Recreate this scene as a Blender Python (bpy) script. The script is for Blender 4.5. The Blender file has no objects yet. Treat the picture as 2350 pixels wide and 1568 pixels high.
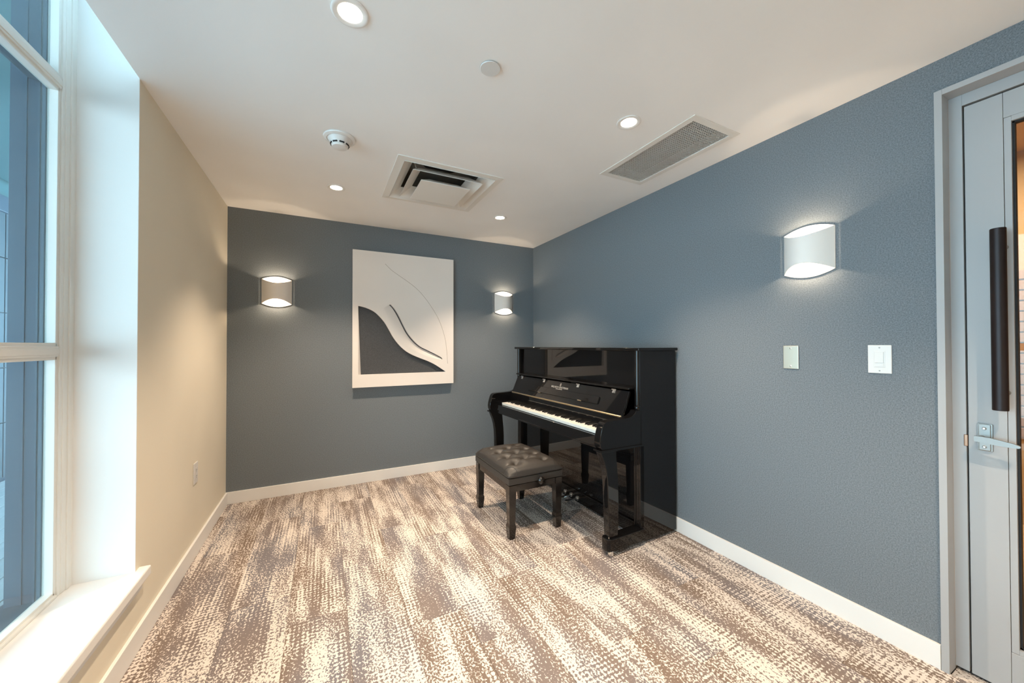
import bpy, bmesh, math, random
from mathutils import Vector, Matrix
random.seed(7)
S = bpy.context.scene
C = S.collection
PI = math.pi
H = 2.44          # ceiling height
W = 2.906         # room width, right wall at x = 0, back wall at y = 0
YF = -4.72        # wall behind the camera

# ------------------------------------------------------------------ camera
cd = bpy.data.cameras.new('camera')
cam = bpy.data.objects.new('camera', cd)
C.objects.link(cam)
yaw, pitch, roll = 0.47295, 0.01046, -0.00152
fw = Vector((math.sin(yaw) * math.cos(pitch), math.cos(yaw) * math.cos(pitch), math.sin(pitch)))
rt = Vector((math.cos(yaw), -math.sin(yaw), 0))
up = rt.cross(fw)
r2 = rt * math.cos(roll) + up * math.sin(roll)
u2 = r2.cross(fw)
m = Matrix((r2, u2, -fw)).transposed().to_4x4()
m.translation = Vector((-2.19883, -3.74437, 1.29308))
cam.matrix_world = m
cd.sensor_width = 36
cd.sensor_fit = 'HORIZONTAL'
cd.lens = 36 * 844.17 / 2350
cd.clip_start = 0.02
S.camera = cam

# ------------------------------------------------------------------ world, exposure
SKY_COL = (0.64, 0.86, 1.0)
SKY_STR = 8.0
DOWN_W = 100.0
DOWN_COL = (1.0, 0.79, 0.58)
SCONCE_W = 3.0
SCONCE_COL = (1.0, 0.76, 0.52)
wd = bpy.data.worlds.new('sky')
S.world = wd
wd.use_nodes = True
wn = wd.node_tree
bg = wn.nodes['Background']
bg.inputs['Color'].default_value = (*SKY_COL, 1)
bg.inputs['Strength'].default_value = SKY_STR
S.view_settings.view_transform = 'Standard'
S.view_settings.look = 'None'
S.view_settings.gamma = 1
S.view_settings.use_curve_mapping = False
S.view_settings.exposure = 0.25
S.cycles.max_bounces = 7
S.cycles.diffuse_bounces = 4
S.cycles.use_adaptive_sampling = True
S.cycles.adaptive_threshold = .05
S.cycles.caustics_reflective = False
S.cycles.caustics_refractive = False
S.cycles.sample_clamp_indirect = 8

# ------------------------------------------------------------------ materials
MATS = {}
def mat(name, col=(.8, .8, .8), rough=.5, metal=0.0, spec=.5, coat=0.0, emit=None, estr=0.0):
    m = bpy.data.materials.new(name); m.use_nodes = True
    b = m.node_tree.nodes['Principled BSDF']
    b.inputs['Base Color'].default_value = (*col, 1)
    b.inputs['Roughness'].default_value = rough
    b.inputs['Metallic'].default_value = metal
    b.inputs['Specular IOR Level'].default_value = spec
    b.inputs['Coat Weight'].default_value = coat
    b.inputs['Coat Roughness'].default_value = .02
    if emit:
        b.inputs['Emission Color'].default_value = (*emit, 1)
        b.inputs['Emission Strength'].default_value = estr
    MATS[name] = m
    return m
class NT:
    """tiny helper for node graphs"""
    def __init__(s, m): s.t = m.node_tree; s.n = s.t.nodes; s.b = s.n['Principled BSDF']
    def new(s, typ, **kw):
        n = s.n.new(typ)
        for k, v in kw.items(): setattr(n, k, v)
        return n
    def link(s, a, b): s.t.links.new(a, b)
    def val(s, sock, v):
        if isinstance(v, (int, float)): sock.default_value = v
        elif isinstance(v, (tuple, list)): sock.default_value = v
        else: s.link(v, sock)
    def math(s, op, a, b=0.0, c=0.0):
        n = s.new('ShaderNodeMath', operation=op)
        for i, v in enumerate((a, b, c)): s.val(n.inputs[i], v)
        return n.outputs[0]
    def vmath(s, op, a, b=(0, 0, 0)):
        n = s.new('ShaderNodeVectorMath', operation=op)
        s.val(n.inputs[0], a); s.val(n.inputs[1], b)
        return n.outputs[0]
    def noise(s, vec, scale, detail=2, rough=.5):
        n = s.new('ShaderNodeTexNoise')
        s.link(vec, n.inputs['Vector']); n.inputs['Scale'].default_value = scale
        n.inputs['Detail'].default_value = detail; n.inputs['Roughness'].default_value = rough
        return n.outputs['Fac']
    def ramp(s, f, stops):
        n = s.new('ShaderNodeValToRGB'); e = n.color_ramp.elements
        while len(e) < len(stops): e.new(.5)
        for i, (p, c) in enumerate(stops):
            e[i].position = p; e[i].color = (*c, 1) if len(c) == 3 else c
        s.link(f, n.inputs[0]); return n.outputs[0]
    def mix(s, f, a, b):
        n = s.new('ShaderNodeMix', data_type='RGBA')
        s.val(n.inputs[0], f)
        s.val(n.inputs[6], a if not isinstance(a, tuple) else (*a, 1)); s.val(n.inputs[7], b if not isinstance(b, tuple) else (*b, 1))
        return n.outputs[2]
    def smooth(s, x, a, b):
        n = s.new('ShaderNodeMapRange', interpolation_type='SMOOTHSTEP')
        s.val(n.inputs[0], x); n.inputs[1].default_value = a; n.inputs[2].default_value = b
        return n.outputs[0]
    def obj(s): return s.new('ShaderNodeTexCoord').outputs['Object']
    def bump(s, h, strength, dist):
        n = s.new('ShaderNodeBump'); n.inputs['Strength'].default_value = strength
        n.inputs['Distance'].default_value = dist
        s.link(h, n.inputs['Height']); s.link(n.outputs[0], s.b.inputs['Normal'])

def paint(name, col, rough=.6, bump=.12):
    m = mat(name, col, rough, spec=.3); g = NT(m); v = g.obj()
    n1 = g.noise(v, 3.0, 0)
    c = g.mix(g.smooth(n1, .3, .7), tuple(x * .985 for x in col), tuple(min(1, x * 1.012) for x in col))
    g.link(c, g.b.inputs['Base Color'])
    return m
def felt(name, dark, light):
    m = mat(name, light, .95, spec=.1); g = NT(m); v = g.obj()
    a = g.noise(v, 190, 3, .75); b = g.noise(v, 620, 0, .6); big = g.noise(v, 1.2, 0)
    f = g.math('ADD', g.math('MULTIPLY', a, .65), g.math('MULTIPLY', b, .35))
    c = g.ramp(f, [(.36, dark), (.50, tuple((x + y) / 2 for x, y in zip(dark, light))), (.66, light)])
    c = g.mix(g.math('MULTIPLY', g.smooth(big, .35, .65), .10), c, (.16, .18, .20))
    g.link(c, g.b.inputs['Base Color'])
    return m
def carpet():
    m = mat('carpet', (.5, .42, .36), .95, spec=.08); g = NT(m)
    oi = g.new('ShaderNodeObjectInfo').outputs['Random']
    off = g.new('ShaderNodeCombineXYZ')
    g.link(g.math('MULTIPLY', oi, 37.0), off.inputs[0]); g.link(g.math('MULTIPLY', oi, 91.0), off.inputs[1])
    v0 = g.obj()
    v = g.vmath('ADD', v0, off.outputs[0])
    sm = lambda sx, sy: g.vmath('MULTIPLY', v, (sx, sy, 1))
    fine = g.noise(sm(1.0, .75), 120, 2.2, .62)
    dens = g.noise(sm(6.0, 1.35), 1.35, 2.5, .62)
    streak = g.noise(sm(34, 1.8), 1.0, 0, .5)
    sel = g.noise(sm(11.0, 2.0), 1.0, 1, .5)
    tint = g.noise(sm(4.5, 1.1), 1.0, 1, .5)
    sep = g.new('ShaderNodeSeparateXYZ'); g.link(v, sep.inputs[0])
    wob = g.math('MULTIPLY', g.math('SUBTRACT', g.noise(v, 110, 0), .5), 4.6)
    sx = g.math('SINE', g.math('ADD', g.math('MULTIPLY', sep.outputs[0], 2 * PI / .0185), wob))
    sy = g.math('SINE', g.math('ADD', g.math('MULTIPLY', sep.outputs[1], 2 * PI / .0205), wob))
    dots = g.math('ADD', g.math('MULTIPLY', g.math('ADD', sx, sy), .07), .5)
    dots = g.math('ADD', dots, g.math('MULTIPLY', g.math('SUBTRACT', fine, .5), .55))
    p = g.new('ShaderNodeMix', data_type='FLOAT')
    g.link(g.smooth(sel, .51, .57), p.inputs[0]); g.link(fine, p.inputs[2]); g.link(dots, p.inputs[3])
    t = g.math('ADD', p.outputs[0], g.math('MULTIPLY', g.math('SUBTRACT', dens, .5), .60))
    t = g.math('ADD', t, g.math('MULTIPLY', g.math('SUBTRACT', streak, .5), .15))
    t = g.math('ADD', t, -.018)
    fac = g.smooth(t, .482, .525)
    brown = g.ramp(tint, [(.34, (.180, .132, .103)), (.46, (.200, .158, .138)), (.55, (.185, .158, .155)), (.66, (.165, .160, .178))])
    fib = g.noise(v, 900, 0, .7)
    cream = g.mix(g.math('MULTIPLY', fib, .35), (.74, .665, .60), (.57, .50, .455))
    brown = g.mix(g.math('MULTIPLY', fib, .3), brown, (.34, .27, .235))
    c = g.mix(fac, brown, cream)
    g.link(c, g.b.inputs['Base Color'])
    return m
def leather():
    m = mat('black_leather', (.034, .030, .027), .46, spec=.5); g = NT(m); v = g.obj()
    vo = g.new('ShaderNodeTexVoronoi'); g.link(v, vo.inputs['Vector']); vo.inputs['Scale'].default_value = 420
    g.bump(vo.outputs['Distance'], .12, .001)
    return m
def glass(name, tint, refl=.04):
    m = bpy.data.materials.new(name); m.use_nodes = True; t = m.node_tree
    for n in list(t.nodes): t.nodes.remove(n)
    o = t.nodes.new('ShaderNodeOutputMaterial'); mx = t.nodes.new('ShaderNodeMixShader')
    tr = t.nodes.new('ShaderNodeBsdfTransparent'); gl = t.nodes.new('ShaderNodeBsdfGlossy')
    fr = t.nodes.new('ShaderNodeFresnel'); fr.inputs[0].default_value = 1.45
    ge = t.nodes.new('ShaderNodeNewGeometry'); mr = t.nodes.new('ShaderNodeMapRange')
    mr.inputs[3].default_value = 1.45; mr.inputs[4].default_value = 1 / 1.45      # keep the slab from acting as solid glass
    t.links.new(ge.outputs['Backfacing'], mr.inputs[0]); t.links.new(mr.outputs[0], fr.inputs[0])
    tr.inputs[0].default_value = (*tint, 1); gl.inputs['Roughness'].default_value = .01
    t.links.new(fr.outputs[0], mx.inputs[0]); t.links.new(tr.outputs[0], mx.inputs[1]); t.links.new(gl.outputs[0], mx.inputs[2])
    t.links.new(mx.outputs[0], o.inputs[0]); MATS[name] = m
    return m
def wood(name, a, b, axis=1):
    m = mat(name, a, .45); g = NT(m)
    oi = g.new('ShaderNodeObjectInfo').outputs['Random']
    v = g.vmath('ADD', g.obj(), g.vmath('MULTIPLY', g.new('ShaderNodeCombineXYZ').outputs[0], (1, 1, 1)))
    sc = [14, 14, 14]; sc[axis] = 1.2
    n = g.noise(g.vmath('MULTIPLY', v, tuple(sc)), 2.0, 4, .6)
    c = g.mix(g.smooth(n, .3, .7), a, b)
    c = g.mix(g.math('MULTIPLY', oi, .25), c, tuple(x * .7 for x in a))
    g.link(c, g.b.inputs['Base Color'])
    return m
def brushed(name, col, rough=.35):
    m = mat(name, col, rough, metal=1.0); g = NT(m)
    n = g.noise(g.vmath('MULTIPLY', g.obj(), (60, 60, 900)), 1.0, 3, .6)
    g.bump(n, .08, .0008); return m

M_CEIL = paint('ceiling_paint', (.91, .905, .895), .75)
M_WHITE = paint('wall_paint_cream', (.83, .765, .63), .6)
M_TRIM = paint('trim_paint_white', (.86, .85, .83), .38, .04)
M_WINF = paint('window_frame_paint', (.80, .79, .75), .4, .04)
M_FELT = felt('blue_grey_felt', (.113, .131, .147), (.262, .293, .321))
M_FELT_D = felt('charcoal_felt', (.060, .062, .066), (.115, .118, .124))
M_CARPET = carpet()
M_LACQ = mat('black_lacquer', (.006, .006, .0065), .03, spec=.42)
g = NT(M_LACQ); g.link(g.mix(g.noise(g.obj(), 6, 2), (.0055, .0055, .006), (.0075, .007, .0075)), g.b.inputs['Base Color'])
M_LEATHER = leather()
M_BWOOD = mat('black_bench_lacquer', (.010, .0085, .008), .16, spec=.5, coat=.3)
g = NT(M_BWOOD); g.bump(g.noise(g.vmath('MULTIPLY', g.obj(), (90, 90, 8)), 1.0, 3), .03, .001)
M_IVORY = mat('ivory_key', (.86, .83, .77), .22); g = NT(M_IVORY)
g.link(g.mix(g.noise(g.obj(), 30, 2), (.88, .85, .79), (.84, .81, .75)), g.b.inputs['Base Color'])
M_EBONY = mat('ebony_key', (.012, .012, .012), .22); g = NT(M_EBONY); g.bump(g.noise(g.obj(), 300, 2), .05, .001)
M_CHROME = brushed('chrome', (.86, .86, .86), .12)
M_BRASS = brushed('brass', (.86, .70, .48), .30)
M_SILVER = mat('inlay_silver', (.80, .76, .70), .35, metal=.6); g = NT(M_SILVER); g.bump(g.noise(g.obj(), 300, 1), .05, .0003)
M_NICKEL = brushed('satin_nickel', (.36, .355, .34), .5)
M_STEEL = brushed('stainless_plate', (.60, .57, .48), .36)
M_PLASTIC = mat('white_plastic', (.78, .765, .745), .4); g = NT(M_PLASTIC); g.bump(g.noise(g.obj(), 500, 1), .03, .0005)
M_SHADE = mat('sconce_white', (.86, .83, .79), .55); g = NT(M_SHADE); g.bump(g.noise(g.obj(), 350, 2), .05, .0006)
_o = g.n['Material Output']; _m = g.new('ShaderNodeMixShader'); _t = g.new('ShaderNodeBsdfTranslucent')
_t.inputs[0].default_value = (1, .86, .74, 1); _m.inputs[0].default_value = .022      # thin glazed shade lets a little lamp light through
g.link(g.b.outputs[0], _m.inputs[1]); g.link(_t.outputs[0], _m.inputs[2]); g.link(_m.outputs[0], _o.inputs[0])
M_VENT = paint('vent_enamel', (.80, .78, .74), .45, .05)
M_GRID = paint('grille_enamel', (.60, .585, .56), .5)
M_COVER = paint('cover_enamel', (.72, .715, .70), .5)
M_DUCT = mat('duct_metal', (.30, .285, .26), .7, metal=.0); g = NT(M_DUCT); g.bump(g.noise(g.obj(), 20, 3), .3, .004)
M_DARK = mat('dark_rubber', (.012, .012, .013), .7); g = NT(M_DARK); g.bump(g.noise(g.obj(), 200, 2), .1, .001)
M_DOOR = paint('door_paint_grey', (.43, .43, .435), .42, .05)
M_BRONZE = mat('dark_bronze', (.022, .015, .016), .42, metal=.5); g = NT(M_BRONZE); g.bump(g.noise(g.vmath('MULTIPLY', g.obj(), (400, 400, 10)), 1, 2), .06, .0006)
M_STRIKE = brushed('copper_strike', (.42, .25, .17), .4)
M_ARTW = paint('art_board_white', (.86, .80, .75), .65, .05)
M_LINE = mat('pencil_brown', (.22, .14, .09), .7); g = NT(M_LINE); g.bump(g.noise(g.obj(), 200, 1), .1, .0005)
M_GLASS = glass('window_glass', (.90, .97, .985))
M_DGLASS = glass('door_glass', (.93, .93, .90))
M_EXTF = paint('exterior_blue_metal', (.020, .055, .095), .45, .05)
M_EXTW = paint('exterior_panel', (.022, .055, .080), .6, .05)
M_DECK = wood('deck_board_grey', (.24, .31, .35), (.30, .37, .41), 1)
M_EXTU = paint('exterior_pale_cladding', (.035, .125, .15), .6, .05)
M_HALLW = paint('hall_paint_tan', (.62, .42, .24), .6)
M_HALLF = wood('hall_oak', (.70, .48, .26), (.82, .60, .34), 1)
M_HBRICK = paint('hall_brick', (.48, .30, .20), .8, .5)
M_LED = mat('led_lens', (1, 1, 1), .5, emit=(1.0, .86, .68), estr=30.0); g = NT(M_LED)
g.link(g.mix(g.noise(g.obj(), 40, 1), (1.0, .87, .70), (1.0, .85, .66)), g.b.inputs['Emission Color'])
M_BULB = mat('lamp_bulb', (1, 1, 1), .5, emit=SCONCE_COL, estr=SCONCE_W / (PI * 4 * PI * .009 ** 2)); g = NT(M_BULB)
g.link(g.mix(g.noise(g.obj(), 40, 1), (1.0, .80, .58), (1.0, .76, .52)), g.b.inputs['Emission Color'])

M_LED.cycles.emission_sampling = 'NONE'
# ------------------------------------------------------------------ mesh helpers
class MB:
    def __init__(s): s.bm = bmesh.new()
    def _add(s, b2, mtx=None):
        me = bpy.data.meshes.new('tmp'); b2.to_mesh(me); b2.free()
        if mtx: me.transform(mtx)
        s.bm.from_mesh(me); bpy.data.meshes.remove(me)
        return s
    def box(s, x0, x1, y0, y1, z0, z1, bev=0, seg=2, mtx=None):
        b = bmesh.new(); bmesh.ops.create_cube(b, size=1)
        x0, x1 = min(x0, x1), max(x0, x1); y0, y1 = min(y0, y1), max(y0, y1); z0, z1 = min(z0, z1), max(z0, z1)
        for v in b.verts:
            v.co = Vector(((x0 + x1) / 2 + v.co.x * (x1 - x0), (y0 + y1) / 2 + v.co.y * (y1 - y0), (z0 + z1) / 2 + v.co.z * (z1 - z0)))
        if bev: bmesh.ops.bevel(b, geom=b.edges[:], offset=bev, segments=seg, profile=.5, affect='EDGES')
        return s._add(b, mtx)
    def prism(s, poly, axis, a0, a1, bev=0, seg=2, mtx=None):
        """poly of 2D points in the two axes other than axis (cyclic order kept), extruded along axis"""
        b = bmesh.new(); o = {0: (1, 2), 1: (0, 2), 2: (0, 1)}[axis]
        def pt(p, a):
            c = [0, 0, 0]; c[axis] = a; c[o[0]] = p[0]; c[o[1]] = p[1]; return c
        va = [b.verts.new(pt(p, a0)) for p in poly]; vb = [b.verts.new(pt(p, a1)) for p in poly]
        n = len(poly); fa = b.faces.new(va); fb = b.faces.new(vb[::-1])
        for i in range(n): b.faces.new((va[i], va[(i + 1) % n], vb[(i + 1) % n], vb[i]))
        bmesh.ops.recalc_face_normals(b, faces=b.faces[:])
        if bev:
            e = [x for x in b.edges if (fa in x.link_faces or fb in x.link_faces)]
            bmesh.ops.bevel(b, geom=e, offset=bev, segments=seg, profile=.5, affect='EDGES')
        return s._add(b, mtx)
    def lathe(s, prof, n=32, mtx=None):
        """prof: (r, z) list turned about z"""
        b = bmesh.new(); rings = []
        for r, z in prof:
            if r < 1e-6: rings.append([b.verts.new((0, 0, z))])
            else: rings.append([b.verts.new((r * math.cos(2 * PI * k / n), r * math.sin(2 * PI * k / n), z)) for k in range(n)])
        for a, c in zip(rings, rings[1:]):
            for k in range(n):
                k2 = (k + 1) % n
                q = [a[k % len(a)], a[k2 % len(a)], c[k2 % len(c)], c[k % len(c)]]
                u = []
                for v in q:
                    if v not in u: u.append(v)
                if len(u) > 2: b.faces.new(u)
        bmesh.ops.recalc_face_normals(b, faces=b.faces[:])
        return s._add(b, mtx)
    def tube(s, pts, r, n=10):
        b = bmesh.new(); P = [Vector(p) for p in pts]; rings = []
        for i, p in enumerate(P):
            d = (P[min(i + 1, len(P) - 1)] - P[max(i - 1, 0)]).normalized()
            a = d.orthogonal().normalized() if i == 0 else (a - d * a.dot(d)).normalized()
            c = d.cross(a); rr = r[i] if isinstance(r, (list, tuple)) else r
            rings.append([b.verts.new(p + (a * math.cos(2 * PI * k / n) + c * math.sin(2 * PI * k / n)) * rr) for k in range(n)])
        for x, y in zip(rings, rings[1:]):
            for k in range(n): b.faces.new((x[k], x[(k + 1) % n], y[(k + 1) % n], y[k]))
        b.faces.new(rings[0][::-1]); b.faces.new(rings[-1])
        bmesh.ops.recalc_face_normals(b, faces=b.faces[:])
        return s._add(b)
    def raw(s, verts, faces):
        b = bmesh.new(); v = [b.verts.new(p) for p in verts]
        for f in faces: b.faces.new([v[i] for i in f])
        bmesh.ops.recalc_face_normals(b, faces=b.faces[:])
        return s._add(b)
    def build(s, name, material, parent=None, ang=35, loc=None, wn_=True):
        me = bpy.data.meshes.new(name); s.bm.to_mesh(me); s.bm.free()
        if loc is not None: me.transform(Matrix.Translation(-Vector(loc)))
        me.polygons.foreach_set('use_smooth', [True] * len(me.polygons))
        me.set_sharp_from_angle(angle=math.radians(ang))
        me.materials.append(material)
        o = bpy.data.objects.new(name, me); C.objects.link(o)
        if loc is not None: o.location = loc
        if parent: o.parent = parent
        if wn_ and len(me.polygons) > 6:
            w = o.modifiers.new('flat_faces', 'WEIGHTED_NORMAL'); w.keep_sharp = True; w.weight = 80
        return o
def tag(o, label=None, cat=None, group=None, kind=None):
    if label: o['label'] = label
    if cat: o['category'] = cat
    if group: o['group'] = group
    if kind: o['kind'] = kind
    return o
def thing(name, label, cat, loc=(0, 0, 0), rotz=0, group=None):
    o = bpy.data.objects.new(name, None); C.objects.link(o); o.empty_display_size = .1
    o.location = loc; o.rotation_euler = (0, 0, rotz)
    return tag(o, label, cat, group)
def struct(o, label, cat): return tag(o, label, cat, kind='structure')
def share(name, src, parent, loc):
    o = src.copy(); o.name = name; C.objects.link(o); o.location = loc; o.parent = parent
    return o
RX = lambda a: Matrix.Rotation(a, 4, 'X')
RY = lambda a: Matrix.Rotation(a, 4, 'Y')
TR = lambda *p: Matrix.Translation(Vector(p))

# ------------------------------------------------------------------ floor of carpet planks
floor = struct(MB().box(-W - .02, .02, YF - .02, .02, -.12, -.008).box(.02, .1125, -4.29, -3.225, -.12, -.008).build('floor', M_DARK), 'carpeted floor laid in long planks with cream and taupe flecked pattern', 'floor')
PW = .2535
plank_mesh = {}
x = -2.6 - 2 * PW
col = 0
while x < 0:
    xa, xb = max(x, -W), min(x + PW, 0.0)
    if xb - xa > .01:
        y = .0 - random.choice((0, .25, .5, .75)) * 1.0
        ys = [0.0]
        yy = -(.25 + .5 * (col % 2) + .13 * (col % 3))
        while yy > YF:
            ys.append(yy); yy -= 1.0
        ys.append(YF)
        for ya, yb in zip(ys, ys[1:]):
            key = (round(xb - xa, 3), round(ya - yb, 3))
            cx, cy = (xa + xb) / 2, (ya + yb) / 2
            if key not in plank_mesh:
                o = MB().box(-(xb - xa) / 2 + .0004, (xb - xa) / 2 - .0004, -(ya - yb) / 2 + .0004, (ya - yb) / 2 - .0004, -.008, 0, .0012, 1).build('carpet_plank', M_CARPET, floor)
                plank_mesh[key] = o
                o.location = (cx, cy, 0)
            else:
                share('carpet_plank', plank_mesh[key], floor, (cx, cy, 0))
    x += PW; col += 1

o = MB().box(-.056, .056, -.524, .524, -.008, 0, .0012, 1).build('carpet_plank', M_CARPET, floor); o.location = (.0565, -3.756, 0)

# ------------------------------------------------------------------ ceiling
def grid_boxes(mb, xs, ys, z0, z1, holes):
    for xa, xb in zip(xs, xs[1:]):
        for ya, yb in zip(ys, ys[1:]):
            cx, cy = (xa + xb) / 2, (ya + yb) / 2
            if any(h[0] < cx < h[1] and h[2] < cy < h[3] for h in holes): continue
            mb.box(xa, xb, ya, yb, z0, z1)
DC = (-1.455, -1.137)       # diffuser centre
HD = (DC[0] - .315, DC[0] + .315, DC[1] - .315, DC[1] + .315)
HG = (-.525, -.232, -2.507, -1.873)
mb = MB()
grid_boxes(mb, sorted((-W, HD[0], HD[1], HG[0], HG[1], .1)), sorted((YF - .1, HD[2], HD[3], HG[2], HG[3], .1)), H, H + .06, (HD, HG))
mb.box(-W, -W + .05, YF - .1, .1, H + .06, 2.98)             # bulkhead above the ceiling edge at the window pocket
mb.box(-3.6, .1, YF - .1, .1, 2.95, 3.05)
ceiling = struct(mb.build('ceiling', M_CEIL), 'smooth white painted ceiling with recessed downlights and vents', 'ceiling')

# ------------------------------------------------------------------ walls
WX = -3.17
wall_back = struct(MB().box(-3.3, .2, 0, .12, -.1, 3.0).build('wall_back', M_FELT), 'dark blue grey felt covered end wall behind the artwork', 'wall')
DY0, DY1, DZ = -3.208, -4.30, 2.31
mb = MB(); mb.box(0, .12, DY0, 0, -.1, 3.0); mb.box(0, .12, DY1, DY0, DZ, 3.0); mb.box(0, .12, YF, DY1, -.1, 3.0)
wall_right = struct(mb.build('wall_right', M_FELT), 'blue grey felt covered long wall behind the piano', 'wall')
WY1 = -4.35
mb = MB()
mb.box(-3.228, -W, -1.62, 0, -.1, 3.0)
mb.box(-3.228, -W, WY1, -1.62, -.1, .295)
mb.box(-3.228, -W, YF, WY1, -.1, 3.0)
wall_left = struct(mb.build('wall_left', M_WHITE), 'cream painted side wall with a deep window recess', 'wall')
wall_front = struct(MB().box(-3.3, .2, YF - .12, YF, -.1, 3.0).build('wall_front', M_WHITE), 'cream painted wall behind the camera', 'wall')
BB = .097
struct(MB().box(-W, 0, -.014, 0, 0, BB, .002).build('baseboard_back', M_TRIM), 'flat white baseboard along the felt end wall', 'baseboard')
struct(MB().box(-.014, 0, DY0 + .001, -.014, 0, BB, .002).build('baseboard_right', M_TRIM), 'flat white baseboard running behind the piano to the door', 'baseboard')
struct(MB().box(-W, -W + .014, YF, -.014, 0, BB, .002).build('baseboard_left', M_TRIM), 'flat white baseboard under the window sill', 'baseboard')

# ------------------------------------------------------------------ window
win = thing('window_1', 'tall white framed window with blue glass and two horizontal bars', 'window', (-3.17, -1.62, .335)); win['kind'] = 'structure'
def wpart(mb, name, mt, parent=None): 
    o = mb.build(name, mt)
    o.parent = parent or win
    if o.parent is win: o.matrix_parent_inverse = Matrix.Translation(-Vector((-3.17, -1.62, .335)))
    return o
SZ = .336
# sill board with rounded nose and apron below
mb = MB(); mb.box(-3.135, -2.868, WY1, -1.578, SZ - .04, SZ, .006, 3)
wpart(mb, 'sill', M_TRIM)
mb = MB(); mb.box(-W - .002, -W + .016, WY1, -1.60, SZ - .085, SZ - .04, .004, 2)
wpart(mb, 'sill_apron', M_TRIM)
wpart(MB().box(-3.10, -W + .0006, -1.6235, -1.6195, SZ - .002, 2.95, .0008, 1), 'reveal_lining', M_TRIM)
def jamb(y, sgn):
    mb = MB()
    mb.box(-3.137, -3.093, y, y + sgn * .034, SZ, 2.95, .003)
    mb.box(-3.137, -3.098, y, y + sgn * .060, SZ, 2.95, .004)
    mb.box(-3.137, -3.101, y, y + sgn * .074, SZ, 2.95, .003)
    mb.box(-3.137, -3.107, y, y + sgn * .088, SZ, 2.95, .002)
    return wpart(mb, 'jamb', M_WINF)
jamb(-1.62, -1); jamb(WY1, 1)
def transom(z0, z1):
    mb = MB()
    mb.box(-3.137, -3.107, WY1 + .08, -1.700, z0, z1, .002)
    mb.box(-3.137, -3.101, WY1 + .08, -1.700, z0 + .012, z1 - .012, .003)
    mb.box(-3.137, -3.098, WY1 + .08, -1.700, z0 + .020, z1 - .022, .003)
    return wpart(mb, 'transom', M_WINF)
transom(1.240, 1.305); transom(2.272, 2.338)
mb = MB(); mb.box(-3.137, -3.107, WY1 + .08, -1.700, SZ, SZ + .022, .002); mb.box(-3.137, -3.098, WY1 + .08, -1.700, SZ, SZ + .012, .003)
wpart(mb, 'bottom_rail', M_WINF)
mb = MB(); mb.box(-3.137, -3.107, WY1 + .08, -1.700, 2.91, 2.95, .002)
wpart(mb, 'head_rail', M_WINF)
mb = MB(); mb.box(-3.137, -3.107, -3.07, -2.97, SZ, 2.95, .002); mb.box(-3.137, -3.098, -3.05, -2.99, SZ, 2.95, .003)
wpart(mb, 'mullion', M_WINF)
for ya, yb in ((-2.97, -1.708), (WY1 + .088, -3.07)):
    for za, zb in ((SZ + .022, 1.240), (1.305, 2.272), (2.338, 2.91)):
        wpart(MB().box(-3.1355, -3.1305, ya, yb, za, zb), 'pane', M_GLASS)
# outer metal cladding seen through the glass
mb = MB()
mb.box(-3.232, -3.1372, -1.705, -1.60, .25, 3.0, .002)
mb.box(-3.147, -3.1372, -1.713, -1.60, .25, 3.0, .002)
mb.box(-3.158, -3.153, -1.709, -1.60, .25, 3.0, .001)
mb.box(-3.192, -3.187, -1.708, -1.60, .25, 3.0, .001)
wpart(mb, 'outer_cladding', M_EXTF)
for z0, z1 in ((1.247, 1.298), (2.29, 2.345)):
    wpart(MB().box(-3.18, -3.1372, WY1, -1.714, z0, z1, .002), 'outer_bar', M_EXTF)
wpart(MB().box(-3.25, -3.1372, WY1, -1.62, .26, SZ + .004, .002), 'outer_sill', M_EXTF)

# ------------------------------------------------------------------ outside the window
deck = struct(MB().box(-9.0, -3.232, -9, 6, -.25, -.05).build('floor_terrace', M_DECK), 'grey boarded terrace outside the window', 'terrace')
src = None
for k in range(36):
    cx = -3.31 - k * .145
    if cx < -5.0: break
    if src is None:
        src = MB().box(-.069, .069, -3.6, 3.6, -.05, -.02, .003).build('deck_board', M_DECK, deck); src.location = (cx, .8, 0)
    else: share('deck_board', src, deck, (cx, .8, 0))
fac = struct(MB().box(-5.5, -5.02, -.9, 6, -.1, 2.72).build('wall_neighbour', M_EXTF), 'blue grey panelled wall across the terrace', 'wall')
src = None
for j in range(5):
    for i in range(5):
        loc = (-5.02, -.2 + i * 1.3, .27 + j * .54)
        if src is None:
            src = MB().box(0, .025, -.645, .645, -.266, .266, .004).build('facade_panel', M_EXTW, fac); src.location = loc
        else: share('facade_panel', src, fac, loc)
MB().box(-5.5, -4.97, -.95, 6.05, 2.60, 2.76, .01).build('string_course', M_EXTF, fac)
MB().box(-5.5, -5.02, -.9, 6, 2.76, 7.0).build('upper_cladding', M_EXTU, fac)

struct(MB().box(-4.95, -3.235, -9, 6, 2.90, 3.25).box(-6.6, -4.95, -9, -.96, 2.90, 3.25).build('ceiling_sky_block', M_EXTU), 'added slab over the terrace that cuts high sky light off the window', 'added overhang')  # added slab, shaped so sky light enters the window mostly from low angles

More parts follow.
